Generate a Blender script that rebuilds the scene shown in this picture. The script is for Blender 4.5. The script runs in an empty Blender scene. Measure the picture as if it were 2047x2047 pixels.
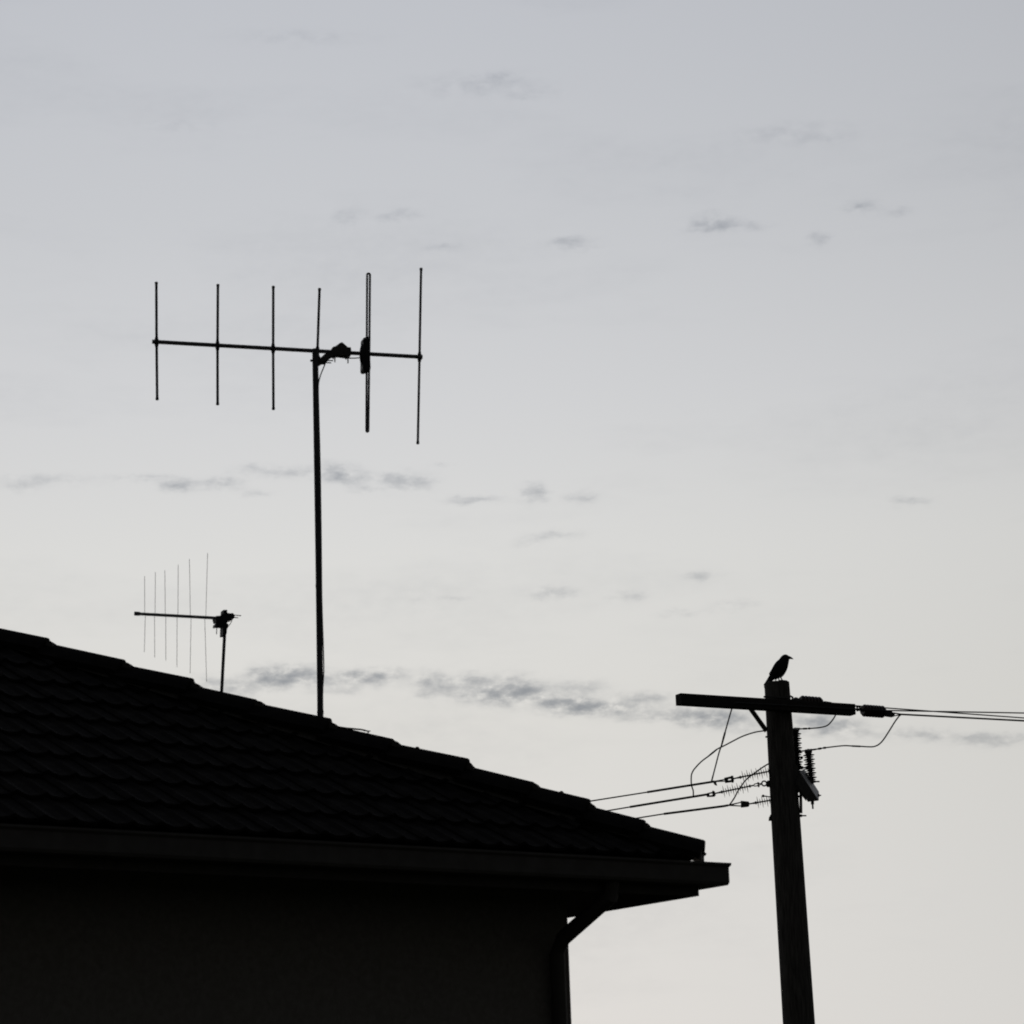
import bpy, bmesh, math, random
from math import radians as RAD, sin, cos, tan, pi, sqrt, atan2, asin
from mathutils import Vector, Matrix

random.seed(7)
scene = bpy.context.scene
COL = scene.collection

# ------------------------------------------------------------------ camera
F_PX = 5170.0                     # focal length in pixels of a 2047 px wide picture
CAM = Vector((0.0, 0.0, 1.6))
PITCH, ROLL = RAD(14.5), -0.035
ROT = Matrix.Rotation(pi / 2 + PITCH, 3, 'X') @ Matrix.Rotation(ROLL, 3, 'Z')
cam = bpy.data.cameras.new('camera')
cam.sensor_width = 36.0
cam.lens = 36.0 * F_PX / 2047.0
cam.clip_start, cam.clip_end = 0.1, 6000.0
cam.dof.use_dof = True
cam.dof.focus_distance = 30.5
cam.dof.aperture_fstop = 9.0
cam_ob = bpy.data.objects.new('camera', cam)
cam_ob.matrix_world = Matrix.Translation(CAM) @ ROT.to_4x4()
COL.objects.link(cam_ob)
scene.camera = cam_ob

# ------------------------------------------------------------------ survey helpers (photo reading -> place in the world)
def ray(px, py):
    return ROT @ Vector(((px - 1023.5) / F_PX, -(py - 1023.5) / F_PX, -1.0))
FWD = ROT @ Vector((0, 0, -1))
def at(px, py, d):
    return CAM + ray(px, py) * d
def depth(p):
    return (p - CAM).dot(FWD)
class VPlane:
    """a vertical plane through a point, its horizontal direction turned by yaw (0 = square to the view)"""
    def __init__(s, b, yaw):
        s.b = b.copy(); s.u = Vector((cos(yaw), sin(yaw), 0)); s.n = Vector((sin(yaw), -cos(yaw), 0))
    def on(s, px, py, off=0.0):
        r = ray(px, py)
        return CAM + r * (((s.b + s.n * off - CAM).dot(s.n)) / r.dot(s.n))
def level_yaw(b, p, q, lo=RAD(2), hi=RAD(60)):
    """yaw at which the bar seen from pixel p to pixel q is level"""
    f = lambda y: (lambda P: P.on(*p).z - P.on(*q).z)(VPlane(b, y))
    a, c = lo, hi
    fa = f(a)
    for _ in range(50):
        m = (a + c) / 2
        if (f(m) > 0) == (fa > 0): a = m
        else: c = m
    return (a + c) / 2

# ------------------------------------------------------------------ world: dusk sky under a thin high veil of cloud
world = bpy.data.worlds.new('World')
scene.world = world
world.use_nodes = True
try: world.cycles.sample_map_resolution = 1024
except Exception: pass
GLOW_AZ, GLOW_EL = RAD(-6), RAD(5)          # where the sun went down, behind the house
def srgb(c):
    c = c / 255.0
    return c / 12.92 if c <= 0.04045 else ((c + 0.055) / 1.055) ** 2.4
nt = world.node_tree
for n in list(nt.nodes): nt.nodes.remove(n)
def N(t, **kw):
    n = nt.nodes.new(t)
    for k, v in kw.items(): setattr(n, k, v)
    return n
def LK(a, b): nt.links.new(a, b)
def M(op, a, b=None, c=None, clamp=False):
    n = N('ShaderNodeMath', operation=op); n.use_clamp = clamp
    for i, v in enumerate((a, b, c)):
        if v is None: continue
        if isinstance(v, (int, float)): n.inputs[i].default_value = v
        else: LK(v, n.inputs[i])
    return n.outputs[0]
geo = N('ShaderNodeTexCoord')
dirv = geo.outputs['Generated']
nrm = N('ShaderNodeVectorMath', operation='NORMALIZE'); LK(dirv, nrm.inputs[0])
sep = N('ShaderNodeSeparateXYZ'); LK(nrm.outputs[0], sep.inputs[0])
azim = M('ARCTAN2', sep.outputs[0], sep.outputs[1])
elev = M('ARCSINE', sep.outputs[2])
# fall-off of the twilight away from the glow
gd = Vector((sin(GLOW_AZ) * cos(GLOW_EL), cos(GLOW_AZ) * cos(GLOW_EL), sin(GLOW_EL)))
dt = N('ShaderNodeVectorMath', operation='DOT_PRODUCT'); LK(nrm.outputs[0], dt.inputs[0]); dt.inputs[1].default_value = gd
half = M('MULTIPLY_ADD', dt.outputs['Value'], 0.5, 0.5, clamp=True)
P_FALL, REAR = 5.0, 0.08
fall = M('MULTIPLY_ADD', M('POWER', half, P_FALL), 1 - REAR, REAR)
def fall_py(el):
    d = Vector((0, cos(el), sin(el)))
    return REAR + (1 - REAR) * ((d.dot(gd) + 1) / 2) ** P_FALL
ramp = N('ShaderNodeValToRGB'); ramp.color_ramp.interpolation = 'EASE'
LK(M('DIVIDE', elev, pi / 2, clamp=True), ramp.inputs[0])
SKY = [(0, (219, 218, 215)), (6, (219, 218, 215)), (10, (218, 217, 213)), (13.5, (217, 217, 215)), (17, (208, 209, 211)),
       (21, (198, 200, 204)), (28, (187, 190, 197)), (45, (158, 164, 175)), (90, (96, 104, 120))]
cr = ramp.color_ramp
while len(cr.elements) < len(SKY): cr.elements.new(0.5)
for e, (el, c) in zip(cr.elements, SKY):
    e.position = el / 90.0
k_sky = 1.0
for e, (el, c) in zip(cr.elements, SKY):
    g = fall_py(RAD(min(el, 45)))
    e.color = tuple(min(2.0, srgb(v) / g * k_sky) for v in c) + (1,)
ramp.color_ramp.interpolation = 'LINEAR'
veil = N('ShaderNodeVectorMath', operation='SCALE'); LK(ramp.outputs[0], veil.inputs[0]); LK(fall, veil.inputs['Scale'])
# clouds: small dusk stratus scraps, listed as pixel x, y, half width, half height, weight
CL = [(345,915,38,11,.62),(322,920,22,8,.3),(420,911,34,11,.7),(540,890,60,9,.42),(480,884,44,7,.3),(632,891,42,14,.72),(660,905,40,12,.45),(700,925,36,6,.34),(728,899,30,9,.5),
      (770,910,48,15,.62),(890,943,56,6,.5),(1010,925,26,10,.58),(1006,942,22,14,.36),(1098,938,36,9,.42),(835,877,18,4,.34),
      (275,900,70,5,.34),(485,930,26,6,.3),(1715,945,40,8,.42),(1045,1010,50,7,.42),(1000,1024,30,6,.26),(1322,1087,30,8,.42),
      (1042,1118,42,9,.56),(1190,1126,36,8,.34),(1290,1157,44,6,.3),(1385,1141,36,8,.38),(830,1128,60,4,.2),
      (410,1290,60,11,.55),(445,1302,46,15,.45),(545,1272,54,14,1.4),(518,1288,34,12,.75),(490,1272,30,9,.5),(605,1284,40,9,.7),(690,1279,60,12,.95),(712,1273,40,10,.55),(640,1302,50,8,.3),
      (812,1284,34,13,.5),(845,1292,50,16,.6),(800,1312,22,8,.42),(866,1312,20,7,.4),(895,1280,26,9,.45),(955,1303,56,20,1.25),(915,1312,40,12,.6),(1000,1300,34,11,.55),(985,1316,50,9,.4),(1090,1298,52,12,.5),(1070,1330,52,13,1.05),(1035,1322,40,10,.6),(1100,1333,44,11,.7),
      (1172,1338,60,14,.85),(1140,1332,34,9,.6),(1215,1316,50,10,.55),(1236,1352,40,9,.5),(1300,1346,44,12,1.0),(1345,1356,46,13,1.2),(1385,1352,38,11,.85),(1420,1372,36,9,.5),(1530,1361,46,12,1.1),(1580,1372,44,12,.9),(1612,1384,40,9,.4),
      (1700,1384,44,9,.45),(1760,1386,34,9,.5),
      (1338,416,34,11,.62),(1372,424,34,10,.6),(1320,430,30,8,.4),(1425,428,34,8,.34),(1545,452,16,12,.52),(1075,457,44,8,.5),(1100,468,50,4,.3),(830,466,34,6,.36),(655,408,26,14,.36),(745,406,44,8,.42),(1627,390,34,8,.7),
      (1690,400,30,8,.3),(900,160,120,18,.3),(1010,178,60,8,.26),(940,146,40,8,.3),(330,236,80,9,.22),(1480,250,120,14,.26),(1560,262,50,8,.24),(560,70,140,12,.2),(1880,1397,70,10,.5),(1830,1390,30,7,.4),(90,905,80,9,.34),(40,918,40,9,.3),(30,1292,80,14,.4)]
pv = N('ShaderNodeCombineXYZ')
LK(M('MULTIPLY', azim, F_PX), pv.inputs[0]); LK(M('MULTIPLY', elev, F_PX), pv.inputs[1])
def noise(scale, detail, rough, sx=1.0, sy=1.0, seed=0.0):
    v = N('ShaderNodeVectorMath', operation='MULTIPLY_ADD'); LK(pv.outputs[0], v.inputs[0])
    v.inputs[1].default_value = (sx * scale, sy * scale, 0); v.inputs[2].default_value = (seed, seed * 1.7, seed * .3)
    n = N('ShaderNodeTexNoise', noise_dimensions='2D'); LK(v.outputs[0], n.inputs['Vector'])
    n.inputs['Scale'].default_value = 1.0; n.inputs['Detail'].default_value = detail; n.inputs['Roughness'].default_value = rough
    return n
nw = noise(1 / 26, 4, .6, .55, 1.4, 3.1)
off = N('ShaderNodeVectorMath', operation='MULTIPLY_ADD'); LK(nw.outputs['Color'], off.inputs[0])
off.inputs[1].default_value = (50, 24, 0); off.inputs[2].default_value = (-25, -12, 0)
wp = N('ShaderNodeVectorMath', operation='ADD'); LK(pv.outputs[0], wp.inputs[0]); LK(off.outputs[0], wp.inputs[1])
acc = None
for (x, y, w, h, a) in CL:
    a *= .66 if y < 500 else (.78 if y < 1200 else .94)
    x *= 1.0596; y *= 1.0596; w *= 1.0596 * .93; h *= 1.0596 * 1.1
    r = ray(x, y).normalized()
    ca, ce = atan2(r.x, r.y) * F_PX, asin(r.z) * F_PX
    m = N('ShaderNodeVectorMath', operation='MULTIPLY_ADD'); LK(wp.outputs[0], m.inputs[0])
    m.inputs[1].default_value = (1 / w, 1 / h, 0); m.inputs[2].default_value = (-ca / w, -ce / h, 0)
    d = N('ShaderNodeVectorMath', operation='DOT_PRODUCT'); LK(m.outputs[0], d.inputs[0]); LK(m.outputs[0], d.inputs[1])
    e = M('EXPONENT', M('MULTIPLY', d.outputs['Value'], -1.0))
    acc = M('MULTIPLY', e, a) if acc is None else M('MULTIPLY_ADD', e, a, acc)
n1 = noise(1 / 27, 4, .56, .58, 1.15, 9.3)
n2 = noise(1 / 420, 5, .6, .35, 1.5, 5.7)
tex = M('MULTIPLY_ADD', n1.outputs['Fac'], 3.7, -1.0)
dens = M('POWER', M('MULTIPLY', acc, M('MAXIMUM', tex, 0.0)), 1.12)
# faint streaks everywhere else, same veil
stk = M('MULTIPLY', M('MULTIPLY_ADD', n2.outputs['Fac'], 2.2, -1.1, clamp=True), M('MULTIPLY', n1.outputs['Fac'], .35))
dens = M('ADD', dens, stk)
cov = M('SUBTRACT', 1.0, M('EXPONENT', M('MULTIPLY', dens, -.95)))
cm = N('ShaderNodeMix', data_type='RGBA'); cm.blend_type = 'MIX'
dark = N('ShaderNodeVectorMath', operation='MULTIPLY'); LK(veil.outputs[0], dark.inputs[0]); dark.inputs[1].default_value = (.36, .395, .45)
LK(cov, cm.inputs['Factor']); LK(veil.outputs[0], cm.inputs['A']); LK(dark.outputs[0], cm.inputs['B'])
# clear twilight above the veil
sky = N('ShaderNodeTexSky'); sky.sky_type = 'NISHITA'; sky.sun_disc = False
SUN_EL = RAD(1.0)
sky.sun_elevation = SUN_EL; sky.sun_rotation = GLOW_AZ
bg1 = N('ShaderNodeBackground'); LK(sky.outputs[0], bg1.inputs[0]); bg1.inputs[1].default_value = 0.002
bg2 = N('ShaderNodeBackground'); LK(cm.outputs['Result'], bg2.inputs[0]); bg2.inputs[1].default_value = 1.0
add = N('ShaderNodeAddShader'); LK(bg1.outputs[0], add.inputs[0]); LK(bg2.outputs[0], add.inputs[1])
out = N('ShaderNodeOutputWorld'); LK(add.outputs[0], out.inputs[0])

# ------------------------------------------------------------------ sun: the last light, low behind the house
sl = bpy.data.lights.new('sun', 'SUN'); sl.energy = 0.25; sl.angle = RAD(12); sl.color = (1, .86, .72)
so = bpy.data.objects.new('sun', sl); COL.objects.link(so)
sd = Vector((sin(GLOW_AZ) * cos(RAD(2)), cos(GLOW_AZ) * cos(RAD(2)), sin(RAD(2))))
so.rotation_euler = sd.to_track_quat('Z', 'Y').to_euler(); so.location = (0, 0, 60)

scene.view_settings.view_transform = 'Standard'
scene.view_settings.look = 'None'
scene.view_settings.exposure = 0.0
scene.view_settings.gamma = 1.0
scene.view_settings.use_curve_mapping = False
scene.render.engine = 'CYCLES'
scene.cycles.filter_width = 1.9
scene.cycles.max_bounces = 3

# ------------------------------------------------------------------ materials
def mat(name, c1, c2, scale=20.0, rough=.7, metal=0.0, bump=.3, stretch=(1, 1, 1), spec=.3):
    m = bpy.data.materials.new(name); m.use_nodes = True
    t = m.node_tree; b = t.nodes['Principled BSDF']
    tc = t.nodes.new('ShaderNodeTexCoord'); mp = t.nodes.new('ShaderNodeMapping')
    mp.inputs['Scale'].default_value = stretch
    t.links.new(tc.outputs['Object'], mp.inputs[0])
    no = t.nodes.new('ShaderNodeTexNoise'); no.inputs['Scale'].default_value = scale; no.inputs['Detail'].default_value = 6
    t.links.new(mp.outputs[0], no.inputs['Vector'])
    r = t.nodes.new('ShaderNodeValToRGB'); r.color_ramp.elements[0].color = (*c1, 1); r.color_ramp.elements[1].color = (*c2, 1)
    r.color_ramp.elements[0].position = .35; r.color_ramp.elements[1].position = .68
    t.links.new(no.outputs['Fac'], r.inputs[0]); t.links.new(r.outputs[0], b.inputs['Base Color'])
    bp = t.nodes.new('ShaderNodeBump'); bp.inputs['Strength'].default_value = bump; bp.inputs['Distance'].default_value = .01
    t.links.new(no.outputs['Fac'], bp.inputs['Height']); t.links.new(bp.outputs[0], b.inputs['Normal'])
    b.inputs['Roughness'].default_value = rough; b.inputs['Metallic'].default_value = metal
    b.inputs['Specular IOR Level'].default_value = spec
    return m
MT = dict(
    tile=mat('dark_roof_tile', (.010, .009, .009), (.020, .018, .017), 14, 1.0, bump=.4, spec=.03),
    mortar=mat('mortar', (.06, .055, .05), (.09, .085, .08), 60, .95, bump=.6, spec=.1),
    wall=mat('rendered_wall', (.18, .165, .15), (.22, .205, .19), 30, .95, bump=.3, spec=.1),
    trim=mat('painted_timber', (.06, .055, .05), (.08, .075, .07), 12, .7, bump=.2),
    alu=mat('weathered_aluminium', (.11, .108, .118), (.17, .168, .178), 40, .65, .0, bump=.1, spec=.25),
    mast=mat('painted_steel_tube', (.05, .05, .054), (.09, .088, .088), 30, .6, 0, bump=.2, stretch=(1, 1, .2), spec=.3),
    plastic=mat('black_plastic', (.012, .012, .013), (.02, .02, .022), 30, .55, bump=.1, spec=.3),
    cable=mat('black_cable', (.015, .015, .015), (.022, .022, .022), 30, .6, bump=.05, spec=.2),
    wire=mat('dull_conductor', (.045, .043, .044), (.07, .068, .068), 60, .7, 0, bump=.1, spec=.2),
    wood=mat('weathered_pole_timber', (.05, .046, .042), (.14, .13, .12), 9, .9, bump=.9, stretch=(9, 9, .5), spec=.1),
    arm=mat('weathered_arm_timber', (.03, .027, .026), (.06, .054, .05), 16, .9, bump=.6, stretch=(1, 1, 6), spec=.1),
    steel=mat('galvanised_steel', (.58, .58, .59), (.74, .74, .75), 35, .55, .1, bump=.15, spec=.4),  # zinc paled to hold the sky light on the raking bracket
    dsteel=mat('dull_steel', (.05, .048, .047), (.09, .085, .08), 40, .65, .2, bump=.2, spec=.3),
    polymer=mat('grey_polymer', (.035, .034, .036), (.05, .049, .052), 30, .65, bump=.05, spec=.25),
    porcelain=mat('brown_porcelain', (.03, .017, .012), (.045, .026, .018), 20, .35, bump=.03, spec=.4),
    feather=mat('black_feathers', (.007, .007, .008), (.014, .014, .016), 60, .6, bump=.5, stretch=(1, 1, .4), spec=.25),
    beak=mat('black_beak', (.01, .01, .01), (.018, .017, .017), 40, .5, bump=.1, spec=.3),
    eye=mat('pale_eye', (.25, .25, .26), (.4, .4, .42), 40, .2, bump=0),
    twig=mat('dry_twig', (.05, .04, .03), (.09, .07, .05), 60, .9, bump=.5),
    ground=mat('dry_grass', (.03, .035, .018), (.06, .06, .03), 3, .95, bump=.8, spec=.1),
)

# ------------------------------------------------------------------ mesh helpers
class MB:
    def __init__(s): s.v = []; s.f = []
    def add(s, vs, fs):
        k = len(s.v); s.v += [Vector(v) for v in vs]; s.f += [tuple(i + k for i in f) for f in fs]; return s
    def rings(s, rs, cap=True):
        n = len(rs[0]); vs = [p for r in rs for p in r]; fs = []
        for i in range(len(rs) - 1):
            for j in range(n):
                fs.append((i * n + j, i * n + (j + 1) % n, (i + 1) * n + (j + 1) % n, (i + 1) * n + j))
        if cap: fs += [tuple(range(n - 1, -1, -1)), tuple((len(rs) - 1) * n + j for j in range(n))]
        return s.add(vs, fs)
    def tube(s, pts, rad, n=10):
        pts = [Vector(p) for p in pts]
        if not hasattr(rad, '__len__'): rad = [rad] * len(pts)
        a = None; rs = []
        for i, p in enumerate(pts):
            t = pts[min(i + 1, len(pts) - 1)] - pts[max(i - 1, 0)]
            t = t.normalized() if t.length > 1e-9 else Vector((0, 0, 1))
            if a is None: a = t.orthogonal().normalized()
            a = (a - t * a.dot(t)); a = a.normalized() if a.length > 1e-6 else t.orthogonal().normalized()
            b = t.cross(a)
            rs.append([p + (a * cos(2 * pi * k / n) + b * sin(2 * pi * k / n)) * rad[i] for k in range(n)])
        return s.rings(rs)
    def prism(s, poly, ext):
        """polygon (3D points, planar) extruded by ext"""
        n = len(poly)
        vs = [Vector(p) for p in poly] + [Vector(p) + ext for p in poly]
        fs = [tuple(range(n)), tuple(range(2 * n - 1, n - 1, -1))] + [(j, j + n, (j + 1) % n + n, (j + 1) % n) for j in range(n)]
        return s.add(vs, fs)
    def box(s, c, ax, ay, az):
        """centre and three half-axis vectors"""
        vs = [c + ax * i + ay * j + az * k for i in (-1, 1) for j in (-1, 1) for k in (-1, 1)]
        return s.add(vs, [(0, 1, 3, 2), (4, 6, 7, 5), (0, 4, 5, 1), (2, 3, 7, 6), (0, 2, 6, 4), (1, 5, 7, 3)])
    def ball(s, c, r, n=10, m=7, sc=(1, 1, 1)):
        rs = []
        for i in range(m + 1):
            th = pi * min(max(i / m, .02), .98)
            rs.append([c + Vector((r * sin(th) * cos(2 * pi * k / n) * sc[0], r * sin(th) * sin(2 * pi * k / n) * sc[1], r * cos(th) * sc[2])) for k in range(n)])
        return s.rings(rs)
WORLD = {}
def wloc(o): return WORLD[o.name]
def mesh_of(name, mb, m, origin, smooth=None):
    me = bpy.data.meshes.new(name)
    me.from_pydata([v - origin for v in mb.v], [], mb.f); me.materials.append(m)
    bm = bmesh.new(); bm.from_mesh(me); bmesh.ops.recalc_face_normals(bm, faces=bm.faces); bm.to_mesh(me); bm.free()
    if smooth is not None:
        me.polygons.foreach_set('use_smooth', [True] * len(me.polygons))
        try: me.set_sharp_from_angle(angle=RAD(smooth))
        except Exception: pass
    return me
def link(o, parent=None, world=Vector((0, 0, 0))):
    COL.objects.link(o); WORLD[o.name] = Vector(world)
    if parent is not None:
        o.parent = parent; o.location = Vector(world) - wloc(parent)
    else: o.location = world
    return o
def obj(name, mb, m, parent=None, origin=None, smooth=35):
    if origin is None:
        n = len(mb.v); origin = sum(mb.v, Vector()) / n
    return link(bpy.data.objects.new(name, mesh_of(name, mb, m, origin, smooth)), parent, origin)
def empty(name, loc):
    return link(bpy.data.objects.new(name, None), None, loc)
def tag(o, label=None, cat=None, group=None, kind=None):
    for k, v in (('label', label), ('category', cat), ('group', group), ('kind', kind)):
        if v: o[k] = v
    return o
def inst(name, me, parent, world, rot3):
    o = bpy.data.objects.new(name, me); link(o, parent, world); o.rotation_euler = rot3.to_euler(); return o
def spline(pts, k=6):
    """Catmull-Rom through the points"""
    P = [pts[0] * 2 - pts[1]] + list(pts) + [pts[-1] * 2 - pts[-2]]; out = []
    for i in range(1, len(P) - 2):
        for j in range(k):
            t = j / k
            out.append(.5 * ((2 * P[i]) + (P[i + 1] - P[i - 1]) * t + (2 * P[i - 1] - 5 * P[i] + 4 * P[i + 1] - P[i + 2]) * t * t + (3 * P[i] - P[i - 1] - 3 * P[i + 1] + P[i + 2]) * t ** 3))
    out.append(pts[-1]); return out
def path(px, dep):
    """pixel points with depths given at some of them (None = interpolated along the run)"""
    L = [0]
    for a, b in zip(px, px[1:]): L.append(L[-1] + sqrt((a[0] - b[0]) ** 2 + (a[1] - b[1]) ** 2))
    ks = [i for i, d in enumerate(dep) if d is not None]; d = list(dep)
    for a, b in zip(ks, ks[1:]):
        for i in range(a + 1, b): d[i] = dep[a] + (dep[b] - dep[a]) * (L[i] - L[a]) / (L[b] - L[a])
    return [at(x, y, q) for (x, y), q in zip(px, d)]

# ------------------------------------------------------------------ ground
g = MB()
nx = 24
for i in range(nx + 1):
    for j in range(nx + 1):
        x = -3000 + 6000 * i / nx; y = -3000 + 6000 * j / nx
        g.v.append(Vector((x, y, 0)))
g.f = [(i * (nx + 1) + j, (i + 1) * (nx + 1) + j, (i + 1) * (nx + 1) + j + 1, i * (nx + 1) + j + 1) for i in range(nx) for j in range(nx)]
tag(obj('ground', g, MT['ground'], origin=Vector((0, 0, 0))), kind='structure')

# ------------------------------------------------------------------ house
HB = at(640, 1437, 14.6)                                  # where the tall mast meets the hip
HIP_YAW = RAD(-9)
HP = VPlane(HB, HIP_YAW)                                  # the hip runs right, almost square to the view
HR = Matrix.Rotation(HIP_YAW + pi / 4, 3, 'Z')            # the house stands turned, so that its eaves run 45 degrees either side of the hip
HRI = HR.transposed()
def hloc(x, y): return HRI @ HP.on(x, y)                  # survey reading in the house's own frame
def hobj(name, mb, m, parent, smooth=35):
    mb.v = [HR @ v for v in mb.v]; return obj(name, mb, m, parent, smooth=smooth)
caps = [((-160, 1209), (-40, 1237)), ((-32, 1249), (100, 1276)), ((108, 1288), (252.2, 1319.3)), ((262, 1331), (388.9, 1356.5)), ((400.5, 1373), (515.6, 1398.8)),
        ((527, 1408), (664, 1436.5)), ((674, 1452), (789, 1477.5)), ((798.5, 1488), (939.5, 1516.6)), ((947, 1534), (1070.3, 1564)),
        ((1077.5, 1573), (1181.5, 1597.8)), ((1190, 1614), (1292, 1640)), ((1299, 1652), (1411, 1680))]
A0 = hloc(262, 1331); A1 = hloc(1190, 1614)
hd = (A1 - A0).normalized()                               # hip direction, downwards
CAPH = .105
def hip_at_x(x):                                          # hip line of the tile surface (below the caps)
    t = (x - A0.x) / hd.x
    return A0 + hd * t - Vector((0, 0, CAPH))
E0 = hip_at_x(hloc(1385, 1672).x)                        # lower corner
R0 = hip_at_x(hloc(-160, 1209).x)                        # meets the ridge
PIT = math.atan2(-hd.z, -hd.y)                            # pitch of both planes
XL = E0.x - 6.6                                           # left end of the house
YB = 2 * R0.y - E0.y                                      # rear eave
house = empty('house', HR @ Vector(((XL + E0.x) / 2, (E0.y + YB) / 2, 0)))
tag(house, 'dark tiled hip roof house with two antennas standing along its roof edge', 'house')
TW, TG, TT = .30, .34, .018
def tile_mb():
    """one interlocking concrete tile: two shallow rolls across, turned-down nose; x across, y up the slope, z out"""
    prof = [(0, .020), (.028, .034), (.056, .020), (.10, .008), (.15, .014), (.178, .030), (.206, .014), (.25, .008), (.298, .012)]
    m = MB(); ln = TG + .06
    top = [Vector((x, y, z + (.026 if y < .1 else .0))) for y in (0, ln) for x, z in prof]
    bot = [p - Vector((0, 0, TT)) for p in top]
    n = len(prof); m.v = top + bot
    for i in range(n - 1):
        m.f += [(i, i + 1, n + i + 1, n + i), (2 * n + i, 3 * n + i, 3 * n + i + 1, 2 * n + i + 1), (i, 2 * n + i, 2 * n + i + 1, i + 1)]
    m.f += [(0, n, 3 * n, 2 * n), (n - 1, 3 * n - 1, 4 * n - 1, 2 * n - 1)]
    return m
tile_me = mesh_of('roof_tile', tile_mb(), MT['tile'], Vector())
def tile_slope(o, xa, ya, length, rise, inside, cuts, parts, name):
    """lays courses from the eave corner o; xa along the eave, ya up the slope; cuts = clipping planes (point, outward normal)"""
    za = xa.cross(ya).normalized(); R = Matrix((xa, ya, za)).transposed()
    join = MB()
    for r in range(int(rise / TG) + 1):
        for c in range(int(length / TW) + 1):
            p = o + xa * (c * TW) + ya * (r * TG - .03)
            q = [p + xa * i * TW + ya * j * (TG + .06) for i in (0, 1) for j in (0, 1)]
            st = [all((k - a).dot(n) > 0 for k in q) for a, n in cuts]
            if any(st): continue
            need = [(a, n) for a, n in cuts if any((k - a).dot(n) > 0 for k in q)]
            jit = Matrix.Rotation(random.uniform(-.006, .006), 3, 'Z')
            p = p + za * random.uniform(0, .003)
            if parts and not need:
                inst(name, tile_me, house, HR @ p, HR @ R @ jit); continue
            bm = bmesh.new(); bm.from_mesh(tile_me)
            bmesh.ops.transform(bm, matrix=Matrix.Translation(p) @ (R @ jit).to_4x4(), verts=bm.verts)
            for a, n in need:
                bmesh.ops.bisect_plane(bm, geom=bm.verts[:] + bm.edges[:] + bm.faces[:], plane_co=a, plane_no=n, clear_outer=True)
            bm.verts.index_update()
            if len(bm.faces):
                k = MB().add([v.co.copy() for v in bm.verts], [tuple(v.index for v in f.verts) for f in bm.faces])
                if parts: hobj(name, k, MT['tile'], house)
                else: join.add(k.v, k.f)
            bm.free()
    return join
up_f = Vector((0, cos(PIT), sin(PIT))); up_r = Vector((-cos(PIT), 0, sin(PIT)))
nh = Vector((1, 1, 0)).normalized()                       # plan normal of the front hip
nh2 = Vector((1, -1, 0)).normalized()
SL = (R0.y - E0.y) / cos(PIT)
lift = Vector((0, 0, -.02))
tile_slope(Vector((XL, E0.y, E0.z)) + lift, Vector((1, 0, 0)), up_f, E0.x - XL, SL, None, [(E0, nh)], True, 'roof_tile')
jr = tile_slope(E0 + lift, Vector((0, 1, 0)), up_r, YB - E0.y, SL, None, [(E0, -nh), (Vector((E0.x, YB, E0.z)), Vector((1, -1, 0)).normalized() * -1)], False, 'roof_tile')
if jr.v: tag(hobj('side_roof_tiles', jr, MT['tile'], house), kind='stuff')
# boarding under the tiles: front, side, rear planes
Lf, Rf = Vector((XL, E0.y, E0.z)), E0.copy()
Rb, Lb = Vector((E0.x, YB, E0.z)), Vector((XL, YB, E0.z))
Rg0, Rg1 = R0.copy(), Vector((XL, R0.y, R0.z))
dn = Vector((0, 0, -.05))
ro = MB().add([p + dn for p in (Lf, Rf, Rb, Lb, Rg0, Rg1)], [(0, 1, 4, 5), (1, 2, 4), (2, 3, 5, 4), (3, 0, 5), (0, 3, 2, 1)])
hobj('roof_deck', ro, MT['tile'], house, smooth=None)
wl = MB(); ins = .5
wz = E0.z - .12
wl.box(Vector(((XL + .25 + E0.x - ins) / 2, (E0.y + YB) / 2, wz / 2)), Vector(((E0.x - ins - XL - .25) / 2, 0, 0)), Vector((0, (YB - E0.y) / 2 - ins, 0)), Vector((0, 0, wz / 2)))
hobj('wall', wl, MT['wall'], house, smooth=None)
for a, b, nn, mit in ((Lf, Rf, Vector((0, -1, 0)), (0, 1)), (Rf, Rb, Vector((1, 0, 0)), (-1, 1))):
    al = (b - a).normalized()
    def sec(e, prof, mi): return [e + (nn + al * mi) * o_ + Vector((0, 0, z)) for o_, z in prof]
    fp_ = [(-.012, -.215), (.012, -.215), (.012, -.05), (-.012, -.05)]
    hobj('fascia', MB().rings([sec(a, fp_, mit[0]), sec(b, fp_, mit[1])]), MT['trim'], house, smooth=None)
    gp = [(.014, -.055), (.014, -.165), (.125, -.165), (.132, -.150), (.132, -.070), (.142, -.058), (.142, -.046), (.126, -.046), (.126, -.150), (.02, -.155), (.02, -.055)]
    hobj('gutter', MB().rings([sec(a, gp, mit[0]), sec(b, gp, mit[1])]), MT['trim'], house, smooth=None)
dpx = Vector((E0.x - ins - .12, E0.y + ins - .055, 0))
hobj('downpipe', MB().tube([Vector((dpx.x, E0.y - .06, E0.z - .16)), Vector((dpx.x, E0.y - .05, E0.z - .24)), Vector((dpx.x, dpx.y - .06, E0.z - .42)), Vector((dpx.x, dpx.y, E0.z - .50)), Vector((dpx.x, dpx.y, .1))], .042, 12), MT['trim'], house)
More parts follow.
